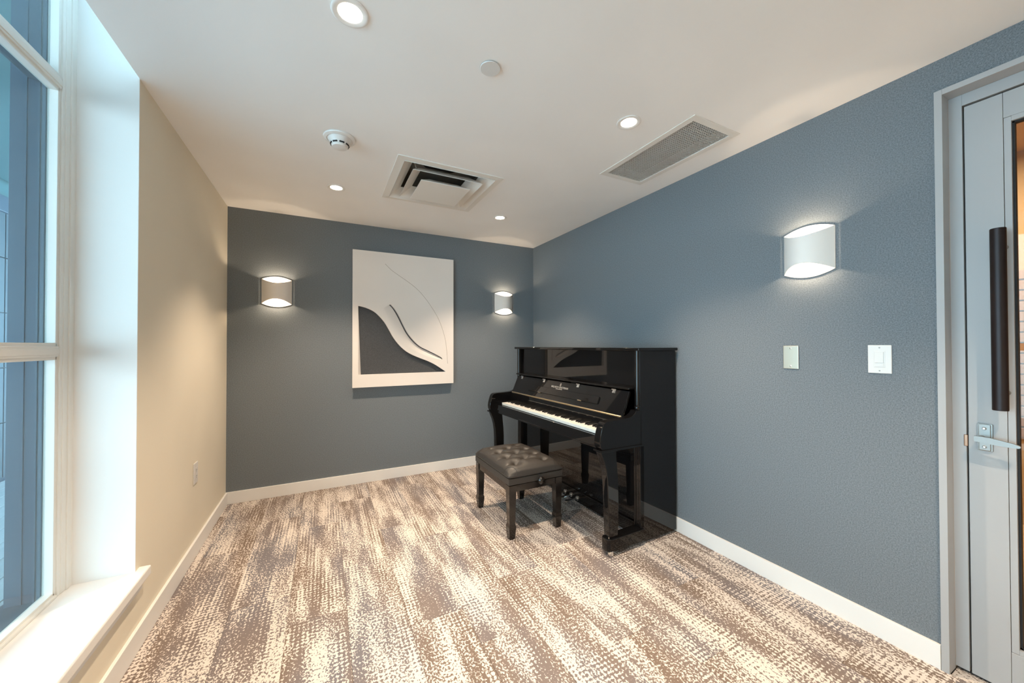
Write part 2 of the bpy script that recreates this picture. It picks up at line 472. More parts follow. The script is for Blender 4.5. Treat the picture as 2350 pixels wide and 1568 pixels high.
# ------------------------------------------------------------------ door
mb = MB()
CY0, CY1 = -3.208, -3.230
mb.box(-.013, .058, CY1, CY0, 0, DZ, .001)
mb.box(-.013, .058, DY1, CY1, DZ - .022, DZ, .001)
struct(mb.build('trim_1', M_DOOR), 'narrow grey metal casing around the door opening', 'door casing')
door = thing('door_1', 'grey door with glass panel, dark pull bar and lever handle', 'door', (.06, -3.27, 0)); door['kind'] = 'structure'
def dpart(mb, name, mt, parent=None):
    o = mb.build(name, mt); p = parent or door; o.parent = p
    if p is door: o.matrix_parent_inverse = Matrix.Translation(-Vector((.06, -3.27, 0)))
    return o
DX = .060
LY0, LY1 = -3.2705, -4.22
mb = MB(); mb.box(DX - .003, .115, -3.266, CY1, .012, DZ - .022, .001); mb.box(DX - .003, .115, DY1, -3.266, 2.243, DZ - .022, .001)
mb.box(DX - .003, .115, DY1, LY1 - .005, .012, 2.243, .001)
dpart(mb, 'frame', M_DOOR)
mb = MB(); mb.box(DX + .02, .115, -3.2712, -3.264, .0, 2.244); mb.box(DX + .02, .115, LY1, -3.266, 2.236, 2.2435); mb.box(DX + .012, .112, -4.25, -3.232, .0005, .012)
dpart(mb, 'rubber_seal', M_DARK)
GY0, GY1, GZ0, GZ1 = -3.364, -4.12, .160, 2.140
mb = MB(); mb.box(DX, .108, GY0, LY0, .010, 2.236, .0015)
dpart(mb, 'stile', M_DOOR)
dpart(MB().box(DX, .108, LY1, GY1, .010, 2.236, .0015), 'stile', M_DOOR)
dpart(MB().box(DX, .108, GY1, GY0 - .0006, GZ1, 2.236, .0015), 'top_rail', M_DOOR)
dpart(MB().box(DX, .108, GY1, GY0 - .0006, .010, GZ0, .0015), 'bottom_rail', M_DOOR)
BW = .0185
mb = MB()
mb.box(DX + .001, .10, GY0 - BW, GY0 - .0012, GZ0 + .001, GZ1 - .001, .001)
mb.box(DX + .001, .10, GY1, GY1 + BW, GZ0, GZ1, .001)
mb.box(DX + .001, .10, GY1 + BW, GY0 - BW, GZ0, GZ0 + BW, .001)
mb.box(DX + .001, .10, GY1 + BW, GY0 - BW, GZ1 - BW, GZ1, .001)
dpart(mb, 'glazing_bead', M_DOOR)
gy0, gy1, gz0, gz1 = GY0 - BW, GY1 + BW, GZ0 + BW, GZ1 - BW
mb = MB()
mb.box(DX + .012, .096, gy0 - .006, gy0, gz0, gz1); mb.box(DX + .012, .096, gy1, gy1 + .006, gz0, gz1)
mb.box(DX + .012, .096, gy1, gy0, gz0, gz0 + .006); mb.box(DX + .012, .096, gy1, gy0, gz1 - .006, gz1)
dpart(mb, 'gasket', M_DARK)
dpart(MB().box(.082, .087, gy1 + .004, gy0 - .004, gz0 + .004, gz1 - .004), 'pane', M_DGLASS)
# pull bar
pull = dpart(MB().lathe([(0, 1.052), (.0185, 1.052), (.0195, 1.054), (.0195, 1.718), (.0185, 1.72), (0, 1.72)], 32, TR(.004, -3.3585, 0)), 'pull_handle', M_BRONZE)
pull['label'] = 'dark bronze vertical pull bar'
for z in (1.115, 1.655):
    o = MB().tube([(.006, -3.362, z), (.0605, -3.366, z)], .0075, 14).build('standoff', M_NICKEL, pull)
    o.matrix_parent_inverse = Matrix.Identity(4)
# lever set
mb = MB(); mb.box(DX - .006, DX + .002, -3.331, -3.293, .886, .990, .002)
mb.box(DX - .010, DX, -3.3265, -3.2965, .888, .988, .003)
rose = dpart(mb, 'lever_plate', M_NICKEL)
rose['label'] = 'brushed metal lever plate'
for z in (.972, .902):
    MB().lathe([(0, .005), (.003, .005), (.005, .003), (.006, 0), (0, 0)], 20, TR(DX - .0095, -3.3115, z) @ RY(-PI / 2)).build('key_cylinder', M_CHROME, rose)
mb = MB(); mb.tube([(DX - .008, -3.306, .936), (DX - .045, -3.306, .936)], .009, 16)
prof = [(-3.294, .945, .927), (-3.300, .946, .925), (-3.33, .945, .922), (-3.36, .940, .920), (-3.385, .935, .920), (-3.396, .931, .921), (-3.40, .928, .924)]
vs, fs = [], []
for y, zt, zb in prof: vs += [(DX - .052, y, zt), (DX - .052, y, zb), (DX - .042, y, zb), (DX - .042, y, zt)]
for i in range(len(prof) - 1):
    for k in range(4): fs.append((i * 4 + k, i * 4 + (k + 1) % 4, i * 4 + 4 + (k + 1) % 4, i * 4 + 4 + k))
fs += [(0, 1, 2, 3), tuple(len(vs) - 4 + k for k in range(4))]
mb.raw(vs, fs); mb.build('lever', M_NICKEL, rose)
o = dpart(MB().box(DX - .006, DX + .02, -3.2698, -3.259, .893, .939, .003), 'strike_plate', M_STRIKE)

# hallway glimpsed through the door glass
hx0, hx1 = .12, 2.3
hf = struct(MB().box(.113, hx1, -6.5, -1.2, -.12, -.008).build('floor_hallway', M_HALLF), 'warm oak hallway floor seen through the door glass', 'floor')
src = None
for k in range(12):
    cx = .21 + k * .18
    if cx > 2.2: break
    if src is None:
        src = MB().box(-.089, .089, -2.6, 2.6, -.008, -.0005, .001, 1).build('floor_board', M_HALLF, hf); src.location = (cx, -3.85, 0)
    else: share('floor_board', src, hf, (cx, -3.85, 0))
mb = MB(); mb.box(hx1, hx1 + .1, -6.6, -1.1, -.1, 3); mb.box(.12, hx1, -1.2, -1.1, -.1, 3); mb.box(.12, hx1, -6.6, -6.5, -.1, 3); mb.box(.10, hx1, -6.6, -1.1, 2.7, 2.8)
mb.box(.02, .12, -6.6, YF, -.1, 3)
hw = struct(mb.build('wall_hallway', M_HALLW), 'tan hallway wall seen through the door glass', 'wall')
src = None
for j in range(16):
    for i in range(8):
        loc = (hx1 - .02, -1.45 - i * .42 - (j % 2) * .21, .66 + j * .076)
        if src is None:
            src = MB().box(0, .02, -.2, .2, -.033, .033, .003, 1).build('brick', M_HBRICK, hw); src.location = loc
        else: share('brick', src, hw, loc)
ld = bpy.data.lights.new('hallway_lamp', 'AREA'); ld.energy = 45; ld.color = (1, .80, .55); ld.size = .5
lo = bpy.data.objects.new('hallway_lamp', ld); C.objects.link(lo); lo.location = (1.3, -3.2, 2.66)

# ------------------------------------------------------------------ downlights
def downlight(x, y, label, first=[None]):
    t = thing('downlight', label, 'downlight', (x, y, H), 0, 'recessed ceiling downlights')
    if first[0] is None:
        ring = MB().lathe([(.060, -.0005), (.0605, -.003), (.058, -.005), (.052, -.0058), (.0400, -.0030), (.0385, -.0005), (.060, -.0005)], 48).build('trim_ring', M_TRIM, t)
        lens = MB().lathe([(0, -.0022), (.030, -.0020), (.0388, -.0012), (.0388, -.0002), (0, -.0002)], 40).build('lens', M_LED, t)
        first[0] = (ring, lens)
    else:
        for s in first[0]: share(s.name.split('.')[0], s, t, (0, 0, 0))
    sd = bpy.data.lights.new('downlight_beam', 'SPOT'); sd.energy = DOWN_W; sd.color = DOWN_COL
    sd.spot_size = math.radians(98); sd.spot_blend = .75; sd.shadow_soft_size = .022
    so = bpy.data.objects.new('downlight_beam', sd); C.objects.link(so); so.location = (0, 0, -.045); so.parent = t
    return t
downlight(-2.122, -2.375, 'large looking lit downlight cut by the top edge of the photo')
downlight(-.806, -2.345, 'lit round downlight beside the rectangular ceiling grille')
downlight(-2.122, -.800, 'lit round downlight above the left wall sconce, near smoke detector')
downlight(-.795, -.768, 'lit round downlight close to the corner above the piano')
downlight(-2.122, -3.93, 'unseen downlight added behind the camera to light the floor on the window side')  # added out of view for floor light, continuing the ceiling grid
downlight(-.806, -3.93, 'unseen downlight added behind the camera to light the floor on the door side')  # second added lamp out of view, brightens the floor on the door side

# ------------------------------------------------------------------ sconces
def sconce(loc, rotz, label, proto=[None]):
    t = thing('wall_sconce', label, 'wall lamp', loc, rotz, 'curved white up and down sconces')
    hw_, hh, dep, y0 = .110, .104, .078, .0055
    N = 28
    if proto[0] is None:
        vs, fs = [], []
        for i in range(N + 1):
            s = -1 + 2 * i / N; q = 1 - s * s
            for k, off in enumerate((0, -.004)):
                yy = y0 + dep * q + (off if 0 < i < N else 0)
                vs += [(hw_ * s, yy, hh - .036 * q), (hw_ * s, yy, -hh + .036 * q)]
        for i in range(N):
            a, b = i * 4, i * 4 + 4
            fs += [(a, b, b + 1, a + 1), (a + 2, a + 3, b + 3, b + 2), (a, a + 2, b + 2, b), (a + 1, b + 1, b + 3, a + 3)]
        sh = MB().raw(vs, fs).build('shade', M_SHADE, t, 50)
        poly = [(hw_ * (-1 + 2 * i / N), hh + .027 * (1 - (-1 + 2 * i / N) ** 2)) for i in range(N + 1)]
        poly += [(-p[0], -p[1]) for p in poly]
        bp = MB().prism(poly, 1, .0, .005).build('back_plate', M_SHADE, t, 30)
        bu = [MB().lathe([(0, .009), (.0045, .0078), (.0078, .0045), (.009, 0), (.0078, -.0045), (.0045, -.0078), (0, -.009)], 8, TR(0, .040, zz)).build('bulb', M_BULB, t) for zz in (.052, -.052)]
        st = [MB().tube([(0, .0045, zz), (0, .032, zz)], .004, 10).build('lamp_holder', M_SHADE, t) for zz in (.052, -.052)]
        proto[0] = (sh, bp, *st, *bu)
    else:
        for s in proto[0]: share(s.name.split('.')[0], s, t, (0, 0, 0))
sconce((-2.560, 0, 1.757), PI, 'white curved sconce on the end wall to the left of the artwork')
sconce((-.391, 0, 1.769), PI, 'white curved sconce in the corner between the artwork and piano wall')
sconce((0, -2.769, 1.768), PI / 2, 'largest white curved sconce, on the piano wall above the switch plates')

# ------------------------------------------------------------------ ceiling fittings
sm = thing('smoke_detector', 'round white smoke detector with dark vent slots on the ceiling', 'smoke detector', (-2.124, -1.515, H))
MB().lathe([(0, 0), (.080, 0), (.082, -.003), (.080, -.008), (.066, -.013), (.064, -.010), (.0, -.010)], 48).build('base', M_PLASTIC, sm)
MB().lathe([(.062, -.010), (.058, -.020), (.046, -.034), (.043, -.046), (0, -.046)], 48).build('housing', M_PLASTIC, sm)
for k in range(8):
    a = k * PI / 4 + .2
    MB().box(-.0125, .0125, .038, .0475, -.0435, -.0365, .0005, 1, Matrix.Rotation(a, 4, 'Z')).build('vent_slot', M_DARK, sm)
MB().lathe([(.040, -.0455), (.041, -.049), (.038, -.054), (.020, -.057), (0, -.0575)], 48).build('cap', M_PLASTIC, sm)
sp = thing('sprinkler_cover', 'flat round white sprinkler cover plate in the middle of the ceiling', 'sprinkler', (-1.591, -2.363, H))
MB().lathe([(0, -.007), (.0405, -.007), (.042, -.0055), (.042, -.004), (.040, -.0035), (0, -.0035)], 48).build('cover_plate', M_COVER, sp)
MB().lathe([(0, 0), (.036, 0), (.036, -.0036), (0, -.0036)], 32).build('collar', M_DARK, sp)

vd = thing('air_diffuser', 'square white stepped air diffuser with dark gaps in the ceiling', 'air vent', (DC[0], DC[1], H))
def frustum(mb, h0, z0, h1, z1, th=.003):
    def sq(h, z): return [(-h, -h, z), (h, -h, z), (h, h, z), (-h, h, z)]
    vs = sq(h0, z0) + sq(h1, z1) + sq(h0 - .0001, z0 + th) + sq(h1 - th, z1 + th * .3)
    fs = []
    for k in range(4):
        n = (k + 1) % 4
        fs += [(k, n, 4 + n, 4 + k), (8 + k, 12 + k, 12 + n, 8 + n), (k, 8 + k, 8 + n, n), (4 + k, 4 + n, 12 + n, 12 + k)]
    mb.raw(vs, fs)
mb = MB()
for a in range(4):
    mb.prism([(-.352, -.352), (.352, -.352), (.300, -.300), (-.300, -.300)], 2, -.006, -.0002, .001, 1, Matrix.Rotation(a * PI / 2, 4, 'Z'))
mb.build('flange', M_VENT, vd)
mb = MB(); frustum(mb, .306, -.012, .235, .050); mb.build('outer_cone', M_VENT, vd)
mb = MB(); frustum(mb, .240, -.022, .165, .042); mb.build('middle_cone', M_VENT, vd)
mb = MB(); frustum(mb, .172, -.048, .10, .0); mb.box(-.1715, .1715, -.1715, .1715, -.0485, -.0465)
for sx in (-1, 1):
    mb.box(sx * .05 - .003, sx * .05 + .003, .13, .138, -.047, .05)
mb.build('centre_plaque', M_VENT, vd)
mb = MB()
mb.box(-.32, .32, -.32, .32, .18, .20)
for s in (-1, 1):
    mb.box(s * .315, s * .325, -.325, .325, .05, .2); mb.box(-.325, .325, s * .315, s * .325, .05, .2)
mb.build('duct_box', M_DUCT, vd)
MB().lathe([(0, .1785), (.14, .1785), (.145, .170), (.150, .170), (.150, .181), (0, .181)], 40, TR(.02, -.02, 0)).build('duct_opening', M_DARK, vd)
MB().tube([(-.215, -.228, -.010), (-.235, -.215, .06), (-.245, -.20, .17)], .004, 8).build('hanger_strap', M_NICKEL, vd)

gr = thing('return_grille', 'long rectangular perforated return air grille beside the felt wall', 'air vent', ((HG[0] + HG[1]) / 2, (HG[2] + HG[3]) / 2, H))
gx, gyh = (HG[1] - HG[0]) / 2, (HG[3] - HG[2]) / 2
mb = MB(); F = .038
mb.box(-gx - F, gx + F, gyh, gyh + F, -.005, -.0002, .0015); mb.box(-gx - F, gx + F, -gyh - F, -gyh, -.005, -.0002, .0015)
mb.box(-gx - F, -gx, -gyh, gyh, -.005, -.0002, .0015); mb.box(gx, gx + F, -gyh, gyh, -.005, -.0002, .0015)
mb.build('frame', M_VENT, gr)
mb = MB(); P = .0150
n = int(2 * gx / P)
for i in range(n + 1):
    x0 = -gx + i * 2 * gx / n; mb.box(x0 - .0017, x0 + .0017, -gyh, gyh, -.0012, .004)
n = int(2 * gyh / P)
for i in range(n + 1):
    y0 = -gyh + i * 2 * gyh / n; mb.box(-gx, gx, y0 - .0017, y0 + .0017, -.0012, .004)
tag(mb.build('egg_crate_core', M_GRID, gr), 'fine white egg crate grid', kind='stuff')
mb = MB(); mb.box(-gx - .01, gx + .01, -gyh - .01, gyh + .01, .14, .16)
for s in (-1, 1):
    mb.box(s * gx, s * (gx + .01), -gyh, gyh, .06, .15); mb.box(-gx, gx, s * gyh, s * (gyh + .01), .06, .15)
mb.build('duct_box', M_DARK, gr)

# ------------------------------------------------------------------ plates on the walls
def plate(name, label, cat, loc, rotz, w, h, mt):
    t = thing(name, label, cat, loc, rotz)
    MB().box(-w / 2, w / 2, 0, .006, -h / 2, h / 2, .0025, 3).build('cover_plate', mt, t)
    return t
t = plate('blank_plate', 'blank stainless cover plate with two screws below the large sconce', 'wall plate', (0, -2.6855, 1.228), PI / 2, .0725, .122, M_STEEL)
for z in (.047, -.047):
    MB().lathe([(0, .0015), (.003, .0012), (.0045, 0), (0, 0)], 16, TR(0, .006, z) @ RX(-PI / 2)).build('screw', M_CHROME, t)
t = plate('light_switch', 'white dimmer light switch on the felt wall beside the door', 'light switch', (0, -3.034, 1.229), PI / 2, .079, .125, M_PLASTIC)
sw = MB().box(-.0185, .0185, .005, .0075, -.036, .036, .001).build('switch_frame', M_PLASTIC, t)
MB().box(-.0145, .0145, .007, .0105, -.016, .032, .0015).build('rocker', M_PLASTIC, sw)
MB().box(-.0145, .0145, .007, .0090, -.0325, -.018, .001).build('slider', M_PLASTIC, sw)
for z in (.051, -.051):
    MB().lathe([(0, .001), (.0022, .0008), (.003, 0), (0, 0)], 12, TR(0, .006, z) @ RX(-PI / 2)).build('screw', M_NICKEL, t)
t = plate('wall_outlet', 'small white electrical outlet low on the cream wall', 'outlet', (-W, -.817, .506), -PI / 2, .078, .128, M_PLASTIC)
ins = MB().box(-.0175, .0175, .0055, .0075, -.034, .034, .001).build('receptacle', M_PLASTIC, t)
for z in (.018, -.018):
    mb = MB()
    for s in (-.006, .006): mb.box(s - .001, s + .001, .0072, .0079, z - .004, z + .004)
    mb.box(-.002, .002, .0072, .0079, z - .012, z - .008)
    mb.build('socket_slot', M_DARK, ins)

# ------------------------------------------------------------------ artwork
FY = -.055
art = thing('wall_art', 'white relief panel with a charcoal curved cutout and carved groove', 'artwork', (-1.48, 0, .903))
A = [(-1.915, 1.663), (-1.843, 1.646), (-1.774, 1.612), (-1.724, 1.566), (-1.678, 1.509), (-1.642, 1.446), (-1.601, 1.371), (-1.549, 1.301), (-1.485, 1.241), (-1.421, 1.202), (-1.344, 1.168), (-1.266, 1.137), (-1.198, 1.103), (-1.134, 1.062), (-1.079, 1.023), (-1.912, 1.022)]
S2 = [(-1.628, 1.691), (-1.591, 1.651), (-1.549, 1.583), (-1.507, 1.497), (-1.464, 1.416), (-1.41, 1.345), (-1.344, 1.285), (-1.266, 1.245), (-1.198, 1.211), (-1.134, 1.176), (-1.114, 1.155)]
S1 = [(-1.690, 1.652), (-1.668, 1.610), (-1.630, 1.520), (-1.588, 1.435), (-1.536, 1.352), (-1.470, 1.290), (-1.392, 1.240), (-1.304, 1.198), (-1.225, 1.168), (-1.160, 1.153), (-1.118, 1.151)]
def crs(P, n=5):
    out = []
    for i in range(len(P) - 1):
        p0, p1, p2, p3 = P[max(i - 1, 0)], P[i], P[i + 1], P[min(i + 2, len(P) - 1)]
        for k in range(n):
            t = k / n
            out.append(tuple(.5 * (2 * b + (c - a) * t + (2 * a - 5 * b + 4 * c - d) * t * t + (3 * b - a - 3 * c + d) * t ** 3) for a, b, c, d in zip(p0, p1, p2, p3)))
    out.append(P[-1]); return out
Ac = crs(A[:15]) + [A[15]]
S1c, S2c = crs(S1), crs(S2)
slot = S2c + S1c[::-1]
def filled(loops, depth):
    cu = bpy.data.curves.new('tmp', 'CURVE'); cu.dimensions = '2D'; cu.fill_mode = 'BOTH'; cu.extrude = depth / 2
    for L in loops:
        sp_ = cu.splines.new('POLY'); sp_.points.add(len(L) - 1); sp_.use_cyclic_u = True
        for p, q in zip(sp_.points, L): p.co = (q[0], q[1], 0, 1)
    ob = bpy.data.objects.new('tmp', cu); C.objects.link(ob)
    bpy.context.view_layer.update()
    me = bpy.data.meshes.new_from_object(ob.evaluated_get(bpy.context.evaluated_depsgraph_get()))
    bpy.data.objects.remove(ob); bpy.data.curves.remove(cu)
    return me
def from_me(name, me, mt, parent, mtx, ang=35):
    me.transform(mtx); me.name = name
    me.materials.clear(); me.materials.append(mt)
    o = bpy.data.objects.new(name, me); C.objects.link(o); o.parent = parent
    return o
# curve xy -> wall xz
T_ART = Matrix.Translation((1.48, 0, -.903)) @ Matrix.Translation((0, FY + .010, 0)) @ Matrix.Rotation(PI / 2, 4, 'X')
rect = [(-1.964, .902), (-.996, .902), (-.996, 2.186), (-1.964, 2.186)]
from_me('front_board', filled([rect, Ac, slot], .020), M_ARTW, art, T_ART)
def loc_art(p, y): return (p[0] + 1.48, y, p[1] - .903)
N = len(S1c); K = 8; vs = []; fs = []
for a, b in zip(S1c, S2c):
    for k in range(K + 1):
        t = k / K
        d = .030 * (t ** 1.5)
        vs.append(loc_art((a[0] + (b[0] - a[0]) * t, a[1] + (b[1] - a[1]) * t), FY + .0003 + d))
for i in range(N - 1):
    for k in range(K): a = i * (K + 1) + k; fs.append((a, a + 1, a + K + 2, a + K + 1))
MB().raw(vs, fs).build('carved_groove', M_ARTW, art, 80)
# groove's overhanging upper edge wall
vs, fs = [], []
for b in S2c: vs += [loc_art(b, FY + .001), loc_art(b, FY + .032)]
for i in range(len(S2c) - 1): fs.append((2 * i, 2 * i + 1, 2 * i + 3, 2 * i + 2))
MB().raw(vs, fs).build('groove_edge', M_ARTW, art, 80)
# inlay and folded edge
MB().box(-1.93 + 1.48, -1.05 + 1.48, -.030, -.024, .99 - .903, 1.69 - .903).build('felt_inlay', M_FELT_D, art)
vs = [loc_art((-1.915, 1.655), FY + .001), loc_art((-1.9115, 1.022), FY + .001), loc_art((-1.890, 1.022), FY + .020), loc_art((-1.915, 1.655), FY + .020), loc_art((-1.912, 1.022), FY + .020)]
MB().raw(vs, [(0, 1, 2), (0, 2, 3), (1, 4, 2), (3, 2, 4)]).build('folded_edge', M_ARTW, art)
# frame rails behind the board and hanging blocks
mb = MB()
for x0, x1, z0, z1 in ((-1.962, -1.940, .904, 2.184), (-1.02, -.998, .904, 2.184), (-1.94, -1.02, .904, .926), (-1.94, -1.02, 2.162, 2.184)):
    mb.box(x0 + 1.48, x1 + 1.48, FY + .0195, -.003, z0 - .903, z1 - .903)
mb.build('back_frame', M_ARTW, art)
Lp = crs([(-1.676, 2.077), (-1.623, 2.026), (-1.55, 1.977), (-1.454, 1.916), (-1.367, 1.85), (-1.289, 1.766), (-1.21, 1.657), (-1.152, 1.557), (-1.105, 1.433), (-1.076, 1.307), (-1.058, 1.106)], 5)
MB().tube([loc_art(p, FY - .0002) for p in Lp], .0011, 6).build('inlaid_line', M_LINE, art)

# ------------------------------------------------------------------ piano
TH = math.radians(1.7)
piano = thing('upright_piano', 'glossy black upright piano with open keyboard against the felt wall', 'piano', (-.020, -1.985, 0), PI / 2 + TH)
PWD = 1.60
L = M_LACQ
def pp(mb, name, mt=None, parent=None, ang=35): return mb.build(name, mt or L, parent or piano, ang)
lid = pp(MB().box(-.018, PWD + .018, .0, .382, 1.256, 1.276, .005, 3), 'lid')
pp(MB().box(.30, PWD - .30, .377, .3795, 1.2545, 1.2562), 'lid_lip', L, lid)
for u0, u1 in ((0, .038), (PWD - .038, PWD)):
    pp(MB().box(u0, u1, .004, .352, .018, 1.256, .003), 'side_panel')
pp(MB().box(.038, PWD - .038, .006, .03, .05, 1.25), 'back_panel')
up_ = pp(MB().box(.040, PWD - .040, .30, .328, 1.000, 1.2555, .002), 'upper_panel')
for u in (.022, PWD - .022):
    pil = pp(MB().box(u - .024, u + .024, .335, .354, .885, 1.2555, .002), 'pilaster')
    MB().tube([(u, .352, .900), (u, .352, 1.2555)], .015, 20).build('half_column', L, pil)
    MB().lathe([(0, -.022), (.010, -.022), (.018, -.012), (.021, -.004), (.021, .006), (.016, .014), (.018, .020), (0, .020)], 24, TR(u, .352, .884)).build('base_knob', L, pil)
pp(MB().box(.050, PWD - .050, .30, .400, .999, 1.014, .006, 3), 'music_ledge')
# fallboard leaning back, bottom at v=.462 z=.822, top at v=.388 z=.990
fa = math.atan2(.462 - .388, .990 - .822)
fl = math.hypot(.462 - .388, .990 - .822)
fb = bpy.data.objects.new('fallboard', None)
F_M = TR(0, .462, .822) @ RX(fa)      # local: x along u, z up the board, +y outward face
bm_ = MB().box(.056, PWD - .070, -.020, 0, 0, fl, .003, 2)
fb = bm_.build('fallboard', L, piano); fb.matrix_local = F_M
hp = None
for u in (1.430, 1.045, .572, .186):
    mb = MB(); mb.box(u - .014, u + .014, -.002, .006, fl - .030, fl - .006, .002); mb.tube([(u - .021, .006, fl - .004), (u + .021, .006, fl - .004)], .0055, 12)
    mb.build('hinge', M_CHROME, fb)
mb = MB(); mb.box(.060, PWD - .075, -.001, .003, .001, .013, .001, 1)
n = 46
for i in range(n): 
    u0 = .062 + i * (PWD - .139) / n
    mb.tube([(u0, .0045, .007), (u0 + (PWD - .139) / n - .0025, .0045, .007)], .0042, 8)
h_ = mb.build('piano_hinge', M_BRASS, fb); h_['label'] = 'long brass piano hinge'
# folded music desk with rounded ends
def rrect(u0, u1, z0, z1, r, n=6):
    P = []
    for cx, cz, a0 in ((u1 - r, z1 - r, 0), (u0 + r, z1 - r, PI / 2), (u0 + r, z0 + r, PI), (u1 - r, z0 + r, 1.5 * PI)):
        for k in range(n + 1): P.append((cx + r * math.cos(a0 + k * PI / 2 / n), cz + r * math.sin(a0 + k * PI / 2 / n)))
    return P
MB().prism(rrect(.300, 1.250, .056, .112, .012), 1, -.001, .009, .003, 3).build('music_desk', L, fb, 40)
for u in (.50, 1.05):
    MB().tube([(u - .02, .008, .0565), (u + .02, .008, .0565)], .003, 8).build('desk_hinge', M_BRASS, fb)
def lettering(txt, size, parent, mtx, mt, name, space=1.0):
    cu = bpy.data.curves.new('tmp', 'FONT'); cu.body = txt; cu.size = size; cu.align_x = 'CENTER'; cu.extrude = .0003; cu.space_character = space
    ob = bpy.data.objects.new('tmp', cu); C.objects.link(ob); bpy.context.view_layer.update()
    me = bpy.data.meshes.new_from_object(ob.evaluated_get(bpy.context.evaluated_depsgraph_get()))
    bpy.data.objects.remove(ob)
    xs = [v.co.x for v in me.vertices]
    o = from_me(name, me, mt, parent, mtx); return o, max(xs) - min(xs)
# text reads towards -u ; text plane xy -> (-x, y as z)
TXT = lambda u, z: TR(u, .0006, z) @ Matrix(((-1, 0, 0, 0), (0, 0, 1, 0), (0, 1, 0, 0), (0, 0, 0, 1)))
o, w_ = lettering('WILHELM GROTRIAN', .0235, fb, TXT(.800, .123), M_SILVER, 'lettering', 1.08)
o.data.transform(TR(.800, 0, 0) @ Matrix.Scale(.232 / w_, 4, (1, 0, 0)) @ TR(-.800, 0, 0))
MB().box(.757, .843, 0, .0006, .1135, .1170).build('inlay_underline', M_SILVER, fb)
mb = MB()
mb.lathe([(.0085, 0), (.0105, .0006), (.0105, 0), (.0085, 0)], 28, TR(.795, .0004, .1545) @ RX(-PI / 2) @ Matrix.Diagonal((.85, 1.25, 1, 1)))
for du, dz, r in ((0, .004, .003), (-.003, -.003, .0028), (.003, -.003, .0028)):
    mb.lathe([(0, .0006), (r, .0006), (r, 0), (0, 0)], 14, TR(.795 + du, .0004, .1545 + dz) @ RX(-PI / 2))
mb.build('emblem', M_SILVER, fb)
# key bed, slip, cheeks
pp(MB().box(.050, PWD - .050, .25, .640, .640, .700, .003), 'keybed')
pp(MB().box(.054, PWD - .054, .622, .648, .652, .724, .005, 3), 'key_slip')
pp(MB().box(.054, PWD - .054, .440, .466, .70, .824, .003), 'name_rail')
KU0, KU1 = .108, 1.432
pp(MB().box(.054, KU0 - .001, .45, .622, .700, .752, .006, 3), 'cheek_block')
pp(MB().box(KU1 + .001, PWD - .054, .45, .622, .700, .752, .006, 3), 'cheek_block')
kw = (KU1 - KU0) / 52
src = None
for i in range(52):
    u = KU1 - (i + .5) * kw
    if src is None:
        src = MB().box(-kw / 2 + .0005, kw / 2 - .0005, -.150, 0, 0, .0215, .0012, 2).build('white_key', M_IVORY, piano); src.location = (u, .621, .7265)
    else: share('white_key', src, piano, (u, .621, .7265))
notes = 'ABCDEFG'; src = None
for i in range(51):
    if notes[i % 7] in 'ACDFG':
        u = KU1 - (i + 1) * kw
        if src is None:
            src = MB().prism([(-.106, .746), (-.002, .746), (-.010, .7585), (-.016, .7605), (-.106, .7605)], 0, -.0068, .0068, .0015, 2).build('black_key', M_EBONY, piano)
            src.location = (u, .572, .0)
        else: share('black_key', src, piano, (u, .572, .0))
ARM = [(.335, .642), (.680, .655), (.692, .680), (.694, .705), (.690, .735), (.682, .765), (.673, .793), (.664, .810), (.650, .820), (.630, .824), (.500, .828), (.450, .831), (.420, .839), (.398, .853), (.384, .870), (.335, .870)]
LEGP = [(.682, .638), (.672, .610), (.655, .570), (.641, .520), (.632, .460), (.628, .390), (.626, .300), (.622, .200), (.618, .105), (.548, .105), (.543, .200), (.541, .300), (.541, .400), (.545, .480), (.552, .545), (.557, .600), (.556, .638)]
TOE = [(.330, -.012), (.600, -.012), (.622, -.008), (.636, .006), (.638, .030), (.634, .052), (.620, .062), (.330, .064)]
for s in (0, 1):
    fx = (lambda u: u) if s == 0 else (lambda u: PWD - u)
    pp(MB().prism(ARM, 0, fx(.000), fx(.054), .004, 3), 'arm', ang=30)
    pp(MB().prism([(.338, .637), (.688, .640), (.698, .646), (.694, .656), (.338, .650)], 0, fx(-.007), fx(.060), .002, 2), 'arm_moulding')
    pp(MB().prism(LEGP, 0, fx(.003), fx(.052), .004, 3), 'leg', ang=30)
    toe = pp(MB().prism([(fx(b), a) for a, b in TOE], 2, .030, .106, .004, 3), 'toe_block', ang=30)
    mb = MB(); mb.lathe([(0, -.009), (.014, -.009), (.018, -.006), (.018, .006), (.014, .009), (0, .009)], 24, TR(fx(-.001), .612, .018) @ RY(PI / 2))
    mb.box(fx(-.001) - .011, fx(-.001) + .011, .600, .622, .020, .034, .003)
    mb.build('caster', M_CHROME, toe)
    pp(MB().box(fx(.0), fx(.058), .318, .350, .106, .637, .002), 'lower_pilaster')
    for k, du in enumerate((.014, .030, .046)):
        pp(MB().tube([(fx(du), .349, .112), (fx(du), .349, .636)], .0055, 12), 'moulding_bead')
lp = pp(MB().box(.056, PWD - .056, .285, .312, .112, .640, .002), 'lower_panel')
pp(MB().box(.038, PWD - .038, .20, .325, .022, .112, .004), 'bottom_rail')
for u in (.835, .755, .675):
    mb = MB(); mb.prism([(u - .010, .31), (u + .010, .31), (u + .011, .37), (u + .019, .41), (u + .020, .435), (u + .013, .452), (u - .013, .452), (u - .020, .435), (u - .019, .41), (u - .011, .37)], 2, .050, .058, .003, 2)
    mb.tube([(u, .322, .054), (u, .330, .054)], .018, 16)
    pp(mb, 'pedal', M_CHROME)

